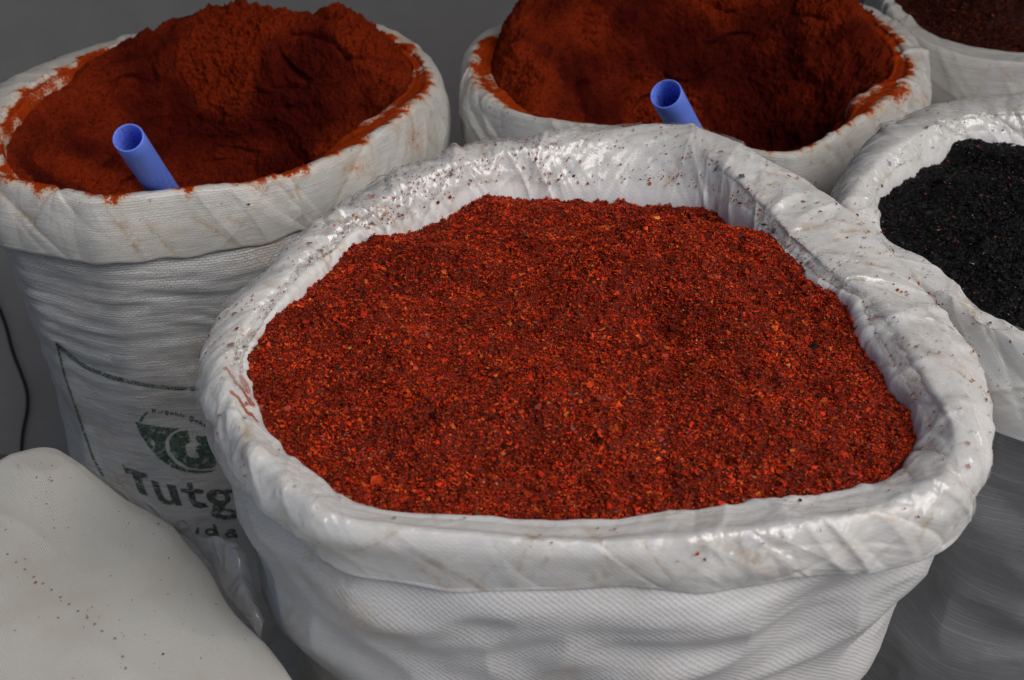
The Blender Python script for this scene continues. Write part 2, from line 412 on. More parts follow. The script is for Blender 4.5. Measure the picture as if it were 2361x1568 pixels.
        cov = (tl < edge+.01).astype(float)*(sm(-.3, .25, perlin(C*2.5, S_*2.5, seed+8.8, seed+97))[:, None]*.8+.3)
        cov = cov*sm(0, 4, np.arange(j1-j0))[None]
        mesh_obj('plastic_liner', Q.reshape(-1, 3), grid_faces(N, j1-j0), mats[2], root, None, dict(cover=np.clip(cov, 0, 1)))
    SURF[key] = dict(root=root, P=P2, n=n, B=B, TH=TH, rk=rk, zk=zk, cen=cen, N=N, Tl=Tl, rc=rc, zc=zc)
    return root

def content_bounds(key, th):
    s = SURF[key]; return np.interp(th, s['TH'], s['rk'], period=2*math.pi), np.interp(th, s['TH'], s['zk'], period=2*math.pi)

def heap_points(key, hf, X, Y):
    s = SURF[key]; dx, dy = X-s['cen'][0], Y-s['cen'][1]
    th = np.arctan2(dy, dx) % (2*math.pi); r = np.hypot(dx, dy); rb, zb = content_bounds(key, th)
    return hf(X, Y, r/rb, th, zb)

def make_heap(key, name, hf, mat, nr=260, nth=900, over=1.02):
    s = SURF[key]; th = np.arange(nth)*2*math.pi/nth; rb, zb = content_bounds(key, th)
    rho = np.linspace(0, over, nr)[1:]**.8; rho *= over/rho[-1]
    R = rho[None]*rb[:, None]; X = s['cen'][0]+R*np.cos(th)[:, None]; Y = s['cen'][1]+R*np.sin(th)[:, None]
    zm = zb.mean(); zb = zm+(zb[:, None]-zm)*sm(0, 1, rho)[None]
    Z = hf(X, Y, np.repeat(rho[None], nth, 0), np.repeat(th[:, None], nr-1, 1), zb)
    V = np.stack([X, Y, Z], -1).reshape(-1, 3)
    c = np.array([[*s['cen'], float(Z[:, 0].mean())]]); V = np.concatenate([V, c])
    F = grid_faces(nth, nr-1); i = np.arange(nth); cap = np.stack([i*(nr-1), ((i+1) % nth)*(nr-1), np.full(nth, len(V)-1)], -1)
    # underside sunk well below so that the heap is a solid
    return V, [F, cap]

def chips(P, nrm_tilt, size, cols, r, nside=4, nrm=None):
    """flat, bent scraps of dried pepper. P (n,3)."""
    n = len(P); tilt = np.abs(r.normal(0, nrm_tilt, n)); az = r.uniform(0, 2*math.pi, n); sp = r.uniform(0, 2*math.pi, n)
    w = np.stack([np.sin(tilt)*np.cos(az), np.sin(tilt)*np.sin(az), np.cos(tilt)], -1)
    if nrm is not None:
        t1 = np.cross(nrm, [0.3, .9, .1]); t1 /= np.linalg.norm(t1, axis=1)[:, None]; t2 = np.cross(nrm, t1)
        w = t1*w[:, :1]+t2*w[:, 1:2]+nrm*w[:, 2:]
    h = np.where(np.abs(w[:, 2:]) < .9, np.array([[0, 0, 1.]]), np.array([[1., 0, 0]])); a = np.cross(w, h); a /= np.linalg.norm(a, axis=1)[:, None]; b = np.cross(w, a)
    u = a*np.cos(sp)[:, None]+b*np.sin(sp)[:, None]; v = np.cross(w, u)
    asp = r.uniform(.35, 1, n)
    V = []
    for k in range(nside):
        ang = 2*math.pi*(k+r.uniform(-.3, .3, n))/nside; rad = size*r.uniform(.6, 1.1, n)*.5
        bend = np.cos(ang)**2*size*r.uniform(-.1, .35, n)
        V.append(P+u*(np.cos(ang)*rad)[:, None]+v*(np.sin(ang)*rad*asp)[:, None]+w*bend[:, None])
    V = np.stack(V, 1); base = np.arange(n)[:, None]*nside
    if nside == 4: F = np.concatenate([base+np.array([[0, 1, 2]]), base+np.array([[0, 2, 3]])])
    else: F = np.concatenate([base+np.array([[0, k, k+1]]) for k in range(1, nside-1)])
    C = np.repeat(cols[:, None], nside, 1)
    return V.reshape(-1, 3), F, C.reshape(-1, 3)

def palette(n, r, spec):
    w = np.array([s[0] for s in spec]); idx = r.choice(len(spec), n, p=w/w.sum())
    c = np.array([s[1] for s in spec])[idx]; return np.clip(c*r.lognormal(0, .28, n)[:, None], 0, .9)

# ------------------------------------------------------------------ materials
M_main_cuff = weave_mat('clear film over white weave', base=(.72, .72, .715), checker=True, gap=.05, tape=(.0024, .0018), wbump=.00010, film=.22, rough=.45, yellow=.35)
M_main_body = weave_mat('white woven plastic, coarse', base=(.66, .66, .66), checker=True, gap=.18, tape=(.0025, .0019), film=.3, rough=.42, yellow=.3, wbump=.00032)
M_old_cuff = weave_mat('yellowed film over white weave', base=(.70, .69, .65), gap=.5, tape=(.0064, .0026), film=.4, rough=.45, yellow=.8, streak=.3)
M_old_body = weave_mat('white woven plastic', base=(.66, .66, .65), gap=1.1, tape=(.0066, .0026), film=.15, rough=.5, yellow=.45, wbump=.0016, streak=.45)
M_grey_body = weave_mat('grey woven plastic with pale strands', base=(.27, .275, .285), gap=.8, tape=(.0036, .0018), film=.4, rough=.38, yellow=.0, strand=.28, wbump=.0008)
M_film = film_mat('clear plastic liner')
M_red = flake_mat('dried red pepper flakes', .65, .14)
M_black = flake_mat('black pepper flakes', .6, .22)
M_powder = powder_mat('red pepper powder', (.085, .0048, .0015), (.31, .030, .004), (.045, .003, .0012))

# ------------------------------------------------------------------ setting: floor, wall
def box(x0, x1, y0, y1, z0, z1):
    V = np.array([[x, y, z] for x in (x0, x1) for y in (y0, y1) for z in (z0, z1)], float)
    F = np.array([[0, 1, 3, 2], [4, 6, 7, 5], [0, 4, 5, 1], [2, 3, 7, 6], [0, 2, 6, 4], [1, 5, 7, 3]]); return V, F
V, F = box(-6, 6, -6, 2.3, FLOOR-.1, FLOOR)
tag(mesh_obj('floor', V, F, plain_mat('grey concrete floor', (.13, .13, .135), .8, .002, 30, .2), smooth=False), kind='structure')
WALL_Y = 2.2
V, F = box(-6, 6, WALL_Y, WALL_Y+.12, FLOOR, 3.0)
tag(mesh_obj('wall', V, F, plain_mat('smooth grey painted wall', (.28, .27, .262), .6, .0006, 12, .05), smooth=False),
    'smooth plain grey wall standing behind all the sacks', 'wall')

V, F = box(-3.2, 3.2, .95, WALL_Y-.01, 2.30, 2.33)  # out-of-frame canvas sheet, added only to darken the rear sacks
tag(mesh_obj('added_shade_sheet', V, F, plain_mat('dark canvas', (.10, .10, .11), .9), smooth=False), 'unseen dark canvas sheet added overhead to shade the back row of sacks', 'added_shade_sheet')

# ------------------------------------------------------------------ main sack
PI = math.pi
def folds_main(th, z, depth, s):
    # slanting soft pulls of the cloth below the cuff
    g = perlin(th*2.2+depth*7, depth*13+1.2*np.sin(th*2), 1.3, 5)*.014
    g += (1-2*np.abs(perlin(th*2.6+depth*9, depth*15-th*2, 7.1, 8)))*.0045
    g += (1-2*np.abs(perlin(th*2.0-depth*6, depth*34+th*1.5, 3.1, 9)))*.0020
    g += (1-2*np.abs(perlin(th*5-depth*20, depth*60+th*6, 3.9, 10)))*.0008
    return g
main_crest = [('p', 1340, 1238, .858), ('p', 1100, 1222, .860), ('p', 900, 1208, .860), ('p', 760, 1190, .862), ('p', 660, 1110, .866), ('p', 575, 1030, .868), ('p', 535, 930, .866),
    ('p', 515, 845, .866), ('p', 560, 745, .868), ('p', 650, 650, .872), ('p', 745, 555, .876), ('p', 870, 470, .884), ('p', 1000, 395, .890), ('p', 1120, 362, .890), ('p', 1250, 338, .892),
    ('p', 1400, 315, .893), ('p', 1500, 304, .894), ('p', 1590, 320, .893), ('p', 1660, 372, .890), ('p', 1735, 440, .886), ('p', 1825, 535, .882), ('p', 1925, 625, .877), ('p', 2035, 705, .873),
    ('p', 2105, 810, .871), ('p', 2160, 905, .870), ('p', 2215, 1000, .868), ('p', 2190, 1090, .866), ('p', 2080, 1145, .862), ('p', 1960, 1180, .860), ('p', 1700, 1218, .858), ('p', 1500, 1235, .858)]
main_contact = [('p', 1340, 1200, .845), ('p', 1100, 1196, .845), ('p', 830, 1180, .845), ('p', 740, 1120, .845), ('p', 640, 1030, .845), ('p', 592, 930, .845), ('p', 570, 845, .845), ('p', 605, 785, .843),
    ('p', 680, 690, .841), ('p', 765, 615, .838), ('p', 830, 550, .836), ('p', 930, 540, .834), ('p', 1040, 490, .832), ('p', 1110, 450, .832), ('p', 1200, 460, .832), ('p', 1340, 465, .832),
    ('p', 1500, 475, .834), ('p', 1640, 482, .842), ('p', 1700, 505, .850), ('p', 1790, 595, .856), ('p', 1860, 662, .856), ('p', 1965, 712, .856), ('p', 1985, 790, .854), ('p', 2040, 880, .850),
    ('p', 2105, 965, .848), ('p', 2115, 1010, .844), ('p', 2070, 1080, .845), ('p', 2005, 1132, .845), ('p', 1900, 1142, .846), ('p', 1780, 1158, .846), ('p', 1560, 1184, .846), ('p', 1400, 1202, .846)]
main_outer = [('p', 1340, 1275, .838), ('p', 1100, 1262, .838), ('p', 820, 1240, .838), ('p', 640, 1170, .842), ('p', 540, 1085, .845), ('p', 500, 990, .848), ('p', 468, 900, .848), ('p', 458, 820, .850), ('p', 495, 750, .852),
    ('p', 545, 698, .854), ('p', 622, 638, .858), ('p', 695, 560, .862), ('p', 748, 518, .864), ('p', 860, 437, .870), ('p', 1000, 374, .876), ('p', 1120, 348, .878), ('p', 1400, 302, .880), ('p', 1500, 292, .880), ('p', 1620, 300, .880),
    ('p', 1700, 335, .876), ('p', 1770, 385, .872), ('p', 1890, 447, .866), ('p', 1990, 525, .860), ('p', 2060, 590, .858), ('p', 2140, 680, .856), ('p', 2220, 780, .852), ('p', 2262, 860, .850),
    ('p', 2278, 950, .848), ('p', 2276, 1040, .846), ('p', 2262, 1120, .842), ('p', 2180, 1190, .838), ('p', 1980, 1228, .838), ('p', 1700, 1262, .838), ('p', 1500, 1275, .838)]
CM = (.04, .90)
main_crest = [(a, x, y, z if z <= .868 else .868+(z-.868)*.45) for a, x, y, z in main_crest]
main_outer = [(a, x, y, .850 if z <= .842 else (z-.008 if z > .862 else z)) for a, x, y, z in main_outer]
def pick(P, px, py):
    q = P.reshape(-1, 3); v = q-[0, 0, CZ]; dep = v[:, 1]*CP-v[:, 2]*SP
    sx = CW/2+v[:, 0]/dep*FPX; sy = CH/2-(v[:, 1]*SP+v[:, 2]*CP)/dep*FPX
    near = np.hypot(sx-px, sy-py) < 4
    return q[near][np.argmin(dep[near])] if near.any() else q[0]
def dust_main(th, tl, P):
    base = -.55+.0*tl
    s = fbm(P[..., 0]*9, P[..., 1]*9, P[..., 2]*9, 3, 55)
    inner = sm(-.02, -.055, tl)*.5
    out = base + .40*s + inner*.45
    for (x1, y1), (x2, y2) in (((520, 846), (582, 928)), ((536, 902), (592, 966)), ((558, 868), (574, 900))):
        a, b = pick(P, x1, y1), pick(P, x2, y2); ab = b-a
        q = np.clip(((P-a)@ab)/(ab@ab), 0, 1); d = np.linalg.norm(P-a-q[..., None]*ab, axis=-1)
        out = out + 2.0*np.exp(-(d/.0026)**2)
    return out
make_sack('main', CM, main_crest, main_contact, main_outer, lambda th: .048-.019*np.exp(-((th-4.75)/1.1)**2), [(0, .303), (.05, .300), (.1, .290), (.2, .268), (.28, .250), (.5, .23), (1.2, .20)], [M_main_cuff, M_main_body, M_film],
          'large white woven sack in the foreground with a film-covered rim, full of red flakes', N=1500, seed=3,
          body_fold=folds_main, dustf=dust_main, liner=.8, stains=110, tuck=.003, inset=lambda th: .020*np.exp(-((th-3.75)/.6)**2), ncrease=190, group=None, calm=lambda th: np.clip(1-.75*np.exp(-((th-4.55)/.75)**2)-.6*np.exp(-((((th-5.95+PI) % (2*PI))-PI)/.45)**2), .35, 1))

def heap_main(X, Y, rho, th, zb):
    w = sm(1.0, .55, rho)
    z = zb + w*.012
    g = lambda x, y, a, sx, sy: a*np.exp(-((X-x)/sx)**2-((Y-y)/sy)**2)
    z = z + g(.12, .95, .020, .13, .08) - g(.12, 1.04, .014, .18, .03) + g(-.12, .80, .010, .08, .07) - g(.20, .885, .024, .030, .022) - g(-.10, .90, .017, .05, .016) - g(.17, 1.02, .012, .03, .02) - g(-.02, .70, .010, .05, .02) + g(.05, .72, .010, .12, .05)
    z = z + fbm(X*14, Y*14, .3, 3, 21)*.0095*sm(1.02, .78, rho)
    z = z + fbm(X*70, Y*70, .7, 3, 22, .6)*.0030 + np.maximum(0, perlin(X*260, Y*260, .2, 23))*.0022
    return z
def flake_heap(key, name, hf, mat, spec, base_cols, n1, n2, label, group, s1=.0016, s2=.0031, seed=5, nr=300, nth=1000):
    r = np.random.default_rng(seed); V, Fs = make_heap(key, name, hf, mat, nr, nth)
    bc = palette(len(V), r, base_cols)
    s = SURF[key]
    parts = [(V, Fs, bc)]; off = len(V); VV = [V]; FF = list(Fs); CC = [bc]
    for cnt, size, ns, tilt in ((n1, s1, 4, .75), (n2, s2, 6, .55)):
        th = r.uniform(0, 2*PI, cnt*2); rb, zb = content_bounds(key, th); keep = r.uniform(0, (rb.max())**2, cnt*2) < rb**2
        th = th[keep][:cnt]; rb = rb[keep][:cnt]; zb = zb[keep][:cnt]
        rho = np.sqrt(r.uniform(0, 1, len(th)))*1.0; X = s['cen'][0]+rho*rb*np.cos(th); Y = s['cen'][1]+rho*rb*np.sin(th)
        zm = content_bounds(key, np.arange(nth)*2*PI/nth)[1].mean(); zb = zm+(zb-zm)*sm(0, 1, rho)
        Z = hf(X, Y, rho, th, zb)+r.uniform(-.0004, .0014, len(th))
        sz = size*r.lognormal(0, .38, len(th))
        pc = palette(len(th), r, spec)*np.clip(1+.45*fbm(X*38, Y*38, .1, 3, seed+8, .6), .35, 1.6)[:, None]
        v, f, c = chips(np.stack([X, Y, Z], -1), tilt, sz, pc, r, nside=ns)
        VV.append(v); FF.append(f+off); CC.append(c); off += len(v)
    o = mesh_obj(name, np.concatenate(VV), FF, mat, None, None, None, np.concatenate(CC), smooth=False, origin=(s['cen'][0], s['cen'][1], .8))
    return tag(o, label, 'spice', group, 'stuff')
RED = [(36, (.66, .034, .006)), (22, (.80, .074, .009)), (12, (.26, .016, .005)), (5, (.70, .14, .02)), (6, (.40, .05, .035)), (2.2, (.18, .08, .085)), (.5, (.50, .24, .08)), (2.2, (.02, .013, .012)), (11, (.09, .007, .003))]
REDB = [(3, (.20, .014, .003)), (2, (.26, .024, .004)), (3, (.06, .005, .002))]  # base below the flakes coloured dark, so the gaps look deep in shade
flake_heap('main', 'pepper_flake_heap', heap_main, M_red, RED, REDB, 200000, 14000,
           'heap of coarse bright red pepper flakes filling the big foreground sack', None)

# ------------------------------------------------------------------ powder sacks behind
def folds_old(th, z, depth, s):
    k = 1-sm(.12, .34, depth)
    q = depth+perlin(th*2.5, depth*12, 3.3, 14)*.012
    w = perlin(th*1.6, q*95, 1.1, 11)*.0022 + (1-2*np.abs(perlin(th*2.2, q*70, 9.1, 13)))*.0017
    w += (1-2*np.abs(perlin(th*3.6+depth*9, q*160, 2.1, 12)))*.0006
    return w*(.22+.95*k) + perlin(th*2.4, depth*9, 4.4, 15)*.007 + (1-2*np.abs(perlin(th*3+depth*11, depth*9, 8.4, 16)))*.0015

def rim_dust(amount, seed, lo=0., hi=.012, hot=()):
    def f(th, tl, P):
        band = np.exp(-((tl-lo)/hi)**2)
        s = fbm(P[..., 0]*16, P[..., 1]*16, P[..., 2]*16, 3, seed)
        th2 = th[:, None]; u = perlin(np.cos(th2)*9, np.sin(th2)*9, seed*1.1, seed+2)*.9+perlin(np.cos(th2)*28, np.sin(th2)*28, seed*1.3, seed+3)*.5
        hs = sum(a*np.exp(-((((th2-c+PI) % (2*PI))-PI)/w)**2) for a, c, w in hot)+0*th2
        band = band+hs*np.exp(-((tl+.004)/.024)**2)*.6
        return -.44 + band*(.55+amount*.3+u*.9) + s*.8 + sm(-.004, -.016, tl)*1.3 + np.exp(-((tl-.004)/.02)**2)*np.maximum(0, u)*.5
    return f
CL = (-.375, 1.435)
L_crest = [('p', 0, 408, .805), ('p', 120, 428, .803), ('p', 220, 456, .800), ('p', 310, 448, .80), ('p', 400, 436, .80), ('p', 550, 419, .80), ('p', 680, 393, .80), ('p', 780, 352, .802), ('p', 870, 305, .803), ('p', 945, 245, .805),
    ('p', 985, 190, .806), ('p', 975, 140, .808), ('p', 930, 100, .812), ('p', 880, 78, .818), ('p', 820, 52, .828), ('p', 740, 66, .822), ('w', 90, .262, .80), ('p', 165, 148, .812), ('p', 105, 172, .808), ('p', 48, 210, .806), ('p', 5, 258, .803), ('p', -16, 310, .80), ('p', -12, 365, .803)]
L_contact = [('p', 25, 385, .785), ('w', 240, .235, .765), ('w', 260, .215, .745), ('w', 285, .215, .745), ('p', 780, 330, .78), ('p', 900, 250, .79), ('p', 950, 190, .793), ('p', 945, 150, .796),
    ('p', 880, 105, .80), ('w', 65, .25, .80), ('w', 90, .245, .80), ('w', 110, .25, .80), ('p', 170, 178, .80), ('p', 112, 212, .798), ('p', 60, 258, .796), ('p', 20, 300, .793), ('p', 8, 340, .79)]
L_outer = [('p', 0, 440, .792), ('p', 220, 478, .792), ('p', 400, 462, .792), ('p', 680, 418, .792), ('p', 870, 335, .785), ('p', 990, 270, .785), ('p', 1026, 225, .785), ('p', 1012, 165, .788), ('p', 960, 112, .79), ('p', 900, 84, .79),
    ('w', 60, .283, .80), ('w', 90, .28, .785), ('w', 110, .285, .785), ('p', 90, 158, .795), ('p', 18, 188, .79), ('p', -34, 240, .788), ('p', -50, 320, .785), ('p', -38, 400, .784)]
make_sack('left', CL, L_crest, L_contact, L_outer, .062, [(0, .264), (.08, .252), (.16, .242), (.28, .228), (.40, .230), (.52, .212), (1.1, .18)], [M_old_cuff, M_old_body, M_film],
          'white woven sack at the left with green print on its side, holding red powder', N=1100, seed=11, body_fold=folds_old,
          dustf=rim_dust(.9, 66, -.004, .010, ((.3, 2.5, .5), (.7, .35, .5), (.6, 4.3, .6), (.5, 5.2, .4))), liner=0, stains=70, ncrease=80, wrinkle=.65)
CR = (.235, 1.555)
R_crest = [('p', 1120, 222, .802), ('p', 1180, 252, .80), ('p', 1250, 266, .80), ('p', 1400, 288, .80), ('p', 1550, 305, .80), ('p', 1680, 325, .80), ('p', 1750, 350, .798), ('p', 1830, 352, .80), ('p', 1900, 318, .80), ('p', 1970, 272, .802),
    ('p', 2050, 225, .806), ('p', 2095, 170, .808), ('p', 2085, 110, .81), ('p', 2030, 55, .812), ('p', 1960, 15, .815), ('w', 90, .26, .80), ('w', 120, .27, .80), ('p', 1180, 68, .806), ('p', 1110, 110, .804), ('p', 1090, 170, .803)]
R_contact = [('p', 1145, 200, .79), ('w', 235, .235, .78), ('w', 270, .235, .775), ('w', 300, .235, .78), ('p', 1960, 240, .79), ('p', 2040, 190, .795), ('p', 2055, 140, .80), ('p', 2010, 80, .80), ('p', 1950, 40, .80), ('w', 90, .245, .795), ('w', 120, .25, .795), ('p', 1160, 100, .797), ('p', 1135, 150, .793)]
R_outer = [('p', 1085, 245, .789), ('p', 1180, 275, .792), ('p', 1400, 310, .792), ('p', 1680, 350, .792), ('p', 1830, 378, .792), ('p', 1970, 305, .784), ('p', 2080, 255, .786), ('p', 2138, 200, .788), ('p', 2128, 130, .79), ('p', 2085, 65, .792), ('p', 2010, 22, .80),
    ('w', 70, .29, .79), ('w', 90, .285, .785), ('w', 130, .285, .785), ('p', 1095, 95, .79), ('p', 1070, 175, .787)]
make_sack('right', CR, R_crest, R_contact, R_outer, .062, [(0, .264), (.08, .252), (.16, .242), (.28, .228), (.40, .230), (.52, .212), (1.1, .18)], [M_old_cuff, M_old_body, M_film],
          'white woven sack at the back centre with rust-stained rim, holding red powder', N=1100, seed=23, body_fold=folds_old,
          dustf=rim_dust(.7, 67, -.004, .012, ((1., 2.85, .5), (1.2, .35, .6))), liner=0, stains=90, ncrease=110, wrinkle=.75)

def powder_h(peaks):
    def hf(X, Y, rho, th, zb):
        z = zb.copy() + 0.
        for x, y, a, sx, sy, p in peaks:
            z = z + a*np.exp(-(np.abs((X-x)/sx)**p)-(np.abs((Y-y)/sy)**p))*sm(1.06, .82, rho)
        return z - sm(.97, 1.02, rho)*.004
    return hf
def powder_heap(key, hf, seed, amp, label, cen):
    nr, nth = 420, 1100
    V, Fs = make_heap(key, 'x', hf, M_powder, nr, nth)
    G = V[:-1].reshape(nth, nr-1, 3); n = normals(G)
    if n[..., 2].mean() < 0: n = -n
    # soften the normals so that the clods stay whole
    X, Y, Z = G[..., 0], G[..., 1], G[..., 2]; rho = np.linspace(0, 1, nr-1)[None]
    wx, wy, wz = (perlin(X*14, Y*14, Z*14, seed+k)*.020 for k in (1, 2, 3))
    d = ridged((X+wx)*8, (Y+wy)*8, (Z+wz)*13, 2, seed+4)*.0065
    d += fbm((X+wx*.5)*24, (Y+wy*.5)*24, (Z+wz*.5)*28, 5, seed+5, .6)*.0060
    cl = sm(-.15, .35, perlin(X*7, Y*7, Z*7, seed+6))
    d += np.maximum(0, fbm(X*130, Y*130, Z*130, 3, seed+7, .7)+.1)*.0050*(.35+cl)
    crack = np.maximum(0, .10-np.abs(perlin((X+wx)*11, (Y+wy)*11, (Z+wz)*26, seed+9)))*sm(.1, .5, perlin(X*10, Y*10, Z*10, seed+10))
    d -= crack*.11
    d *= amp*sm(1.0, .90, rho)*.8+.2
    n[:, :16] = n[:, 16].mean(0); dc = d[:, 14].mean(); k = sm(0, 14, np.arange(14))[None]; d[:, :14] = d[:, :14]*k+dc*(1-k)
    V2 = (G+n*d[..., None]).reshape(-1, 3); V2 = np.concatenate([V2, V2.reshape(nth, nr-1, 3)[:, 0].mean(0)[None]])
    o = mesh_obj('pepper_powder_heap', V2, Fs, M_powder, None, attrs=dict(loose=np.concatenate([(sm(-.2, .8, cl*1.2-.3+rho*.8)).ravel(), [0]])), origin=(*cen, .8))
    return tag(o, label, 'spice', 'heaps of red powder', 'stuff')
hL = powder_h([(-.315, 1.595, .062, .20, .10, 2.4), (-.20, 1.54, .022, .09, .10, 2), (-.52, 1.50, .012, .08, .10, 2), (-.33, 1.385, -.16, .19, .16, 2.3)])
powder_heap('left', hL, 31, 1., 'steep heap of fine dark red powder in the left sack, dug out at the front', CL)
hR = powder_h([(.18, 1.70, .125, .25, .12, 2.2), (.42, 1.64, .02, .06, .08, 2), (.02, 1.52, .03, .08, .10, 2), (.25, 1.50, -.17, .15, .17, 2.4)])
powder_heap('right', hR, 41, 1.1, 'tall heap of orange red powder with a deep scooped hollow, in the back centre sack', CR)

# ------------------------------------------------------------------ black flake sack, right
CK = (.56, 1.085)
K_crest = [('p', 1950, 560, .850), ('p', 1962, 470, .852), ('p', 2005, 395, .854), ('p', 2090, 325, .856), ('p', 2150, 285, .858), ('p', 2240, 262, .858), ('p', 2361, 255, .858), ('w', 60, .245, .855), ('w', 30, .245, .85), ('w', 0, .245, .85), ('w', 330, .245, .845), ('w', 290, .24, .84),
    ('p', 2361, 790, .842), ('p', 2290, 752, .844), ('p', 2205, 690, .846), ('p', 2140, 650, .848), ('p', 2085, 610, .85)]
K_contact = [('p', 2038, 560, .825), ('p', 2018, 500, .825), ('p', 2072, 415, .825), ('p', 2130, 400, .825), ('p', 2172, 370, .825), ('p', 2200, 332, .825), ('p', 2255, 326, .825), ('p', 2361, 342, .825), ('w', 60, .21, .825), ('w', 0, .22, .825), ('w', 300, .215, .825),
    ('p', 2361, 765, .832), ('p', 2280, 728, .832), ('p', 2205, 660, .832), ('p', 2110, 592, .832)]
K_outer = [('p', 1945, 590, .83), ('p', 1926, 490, .832), ('p', 1960, 398, .834), ('p', 2062, 288, .838), ('p', 2130, 252, .84), ('p', 2200, 232, .842), ('p', 2361, 220, .842), ('w', 60, .275, .835), ('w', 0, .275, .83), ('w', 300, .27, .82), ('p', 2361, 850, .815), ('p', 2260, 810, .82), ('w', 225, .268, .825)]
make_sack('black', CK, K_crest, K_contact, K_outer, .055, [(0, .262), (.2, .25), (.5, .235), (1.2, .20)], [M_main_cuff, M_grey_body, M_film],
          'sack at the right edge with white cuff and grey body, full of black flakes', N=1000, seed=37, body_fold=folds_main,
          dustf=lambda th, tl, P: np.full(tl.shape, -.9), liner=.8, stains=60, grimy=0, ncrease=90, wrinkle=1.1)
def heap_black(X, Y, rho, th, zb):
    return zb+sm(1., .5, rho)*.02+fbm(X*14, Y*14, .2, 3, 51)*.005+fbm(X*90, Y*90, .7, 3, 52, .6)*.002
BLK = [(60, (.007, .007, .008)), (10, (.018, .018, .019)), (1.2, (.30, .05, .02)), (.5, (.35, .33, .32)), (.8, (.14, .05, .04))]
flake_heap('black', 'black_flake_heap', heap_black, M_black, BLK, [(1, (.005, .005, .006))], 60000, 6000,
           'heap of glossy black flakes in the sack at the right edge', None, s1=.0022, s2=.0036, seed=9, nr=180, nth=700)

# ------------------------------------------------------------------ far right sack
CT = (.80, 1.90)
T_crest = [('w', a, .235, .78) for a in range(0, 200, 30)]+[('p', 2045, 5, .80), ('p', 2090, 66, .79), ('p', 2150, 108, .785), ('p', 2220, 128, .782), ('p', 2290, 138, .78), ('p', 2361, 142, .78), ('w', 300, .235, .78)]
T_contact = [(q[0], q[1], q[2]-.02, q[3]-.01) if q[0] == 'w' else (q[0], q[1]+10, q[2]-12, q[3]-.012) for q in T_crest]
T_outer = [(q[0], q[1], q[2]+.02, q[3]-.02) if q[0] == 'w' else (q[0], q[1]-22, q[2]+18, q[3]-.02) for q in T_crest]
make_sack('far', CT, T_crest, T_contact, T_outer, .06, [(0, .24), (.5, .22), (1.2, .20)], [M_old_cuff, M_grey_body, M_film],
          'far sack in the upper right corner with a dull cuff, holding dark red flakes', N=700, seed=51, body_fold=folds_old,
          dustf=lambda th, tl, P: np.full(tl.shape, -.75), liner=0, ncrease=50, wrinkle=.9)
def heap_far(X, Y, rho, th, zb):
    return zb+sm(1., .3, rho)*.07+fbm(X*14, Y*14, .2, 3, 61)*.006+fbm(X*90, Y*90, .7, 3, 62, .6)*.002
FAR = [(30, (.12, .016, .008)), (20, (.18, .03, .01)), (20, (.04, .008, .005)), (2, (.3, .08, .03))]
flake_heap('far', 'dark_flake_heap', heap_far, M_red, FAR, [(1, (.05, .01, .005))], 30000, 2000,
           'heap of dark red flakes in the far sack at the upper right corner', None, s1=.0028, s2=.004, seed=12, nr=140, nth=500)

# ------------------------------------------------------------------ blue plastic tubes (scoop handles)
def tube_mat():
    t = NT('matt blue plastic'); ob = t.n('TexCoord').outputs['Object']
    n = t.noise(ob, 25, 4); sp = t.mapr(t.noise(ob, 300, 3, .6), .585, .62); where = t.attr('dirt')
    c = t.mix(n, (.13, .23, .82), (.16, .27, .90)); c = t.mix(t.math('MULTIPLY', sp, where), c, (.16, .02, .02))
    return t.end(t.bsdf(Base_Color=c, Roughness=.42, Specular_IOR_Level=.4, Subsurface_Weight=.15, Subsurface_Radius=(.002, .003, .006)))
M_tube = tube_mat()
def make_tube(mx, my, depth_y, bx, by, tilt_deg, dia_px, L, label):
    c = at_y(mx, my, depth_y); view = ray(mx, my); dist = np.linalg.norm(c-np.array([0, 0, CZ])); view /= np.linalg.norm(view)
    right = np.array([1., 0, 0]); down = np.array([0, -SP, -CP]); im = right*(bx-mx)+down*(by-my); im -= view*im.dot(view); im /= np.linalg.norm(im)
    t = math.radians(tilt_deg); ax = view*math.cos(t)+im*math.sin(t)
    R = dia_px/2/FPX*(c[1]*CP+(CZ-c[2])*SP); th_ = .0022
    a = np.cross(ax, [0, 0, 1.]); a /= np.linalg.norm(a); b = np.cross(ax, a)
    N = 64; prof = [(R-th_, L), (R-th_, .05), (R-th_, .02), (R-th_, .001), (R-th_*.7, .0), (R-th_*.3, .0), (R, .001), (R, .02), (R, .05), (R, .09), (R, L)]
    an = np.arange(N)*2*PI/N
    P = np.stack([c+ax*l+r*(a*np.cos(an)[:, None]+b*np.sin(an)[:, None]) for r, l in prof], 1)
    dirt = np.repeat(np.array([[0, 1, 1, .8, .1, .1, .15, .1, .1, .6, .9]]), N, 0)
    o = mesh_obj('plastic_tube', P.reshape(-1, 3), grid_faces(N, len(prof)), M_tube, None, None, dict(dirt=dirt), origin=c+ax*L)
    # the flat disc that closes the handle at its far end
    return tag(o, label, 'tube', 'blue tubes stuck in the powder')
make_tube(295, 317, 1.175, 372, 432, 33, 74, .30, 'blue plastic tube standing in the powder of the left sack, mouth up')
make_tube(1535, 216, 1.30, 1592, 320, 33, 76, .30, 'blue plastic tube standing in the scooped hollow of the back centre sack')

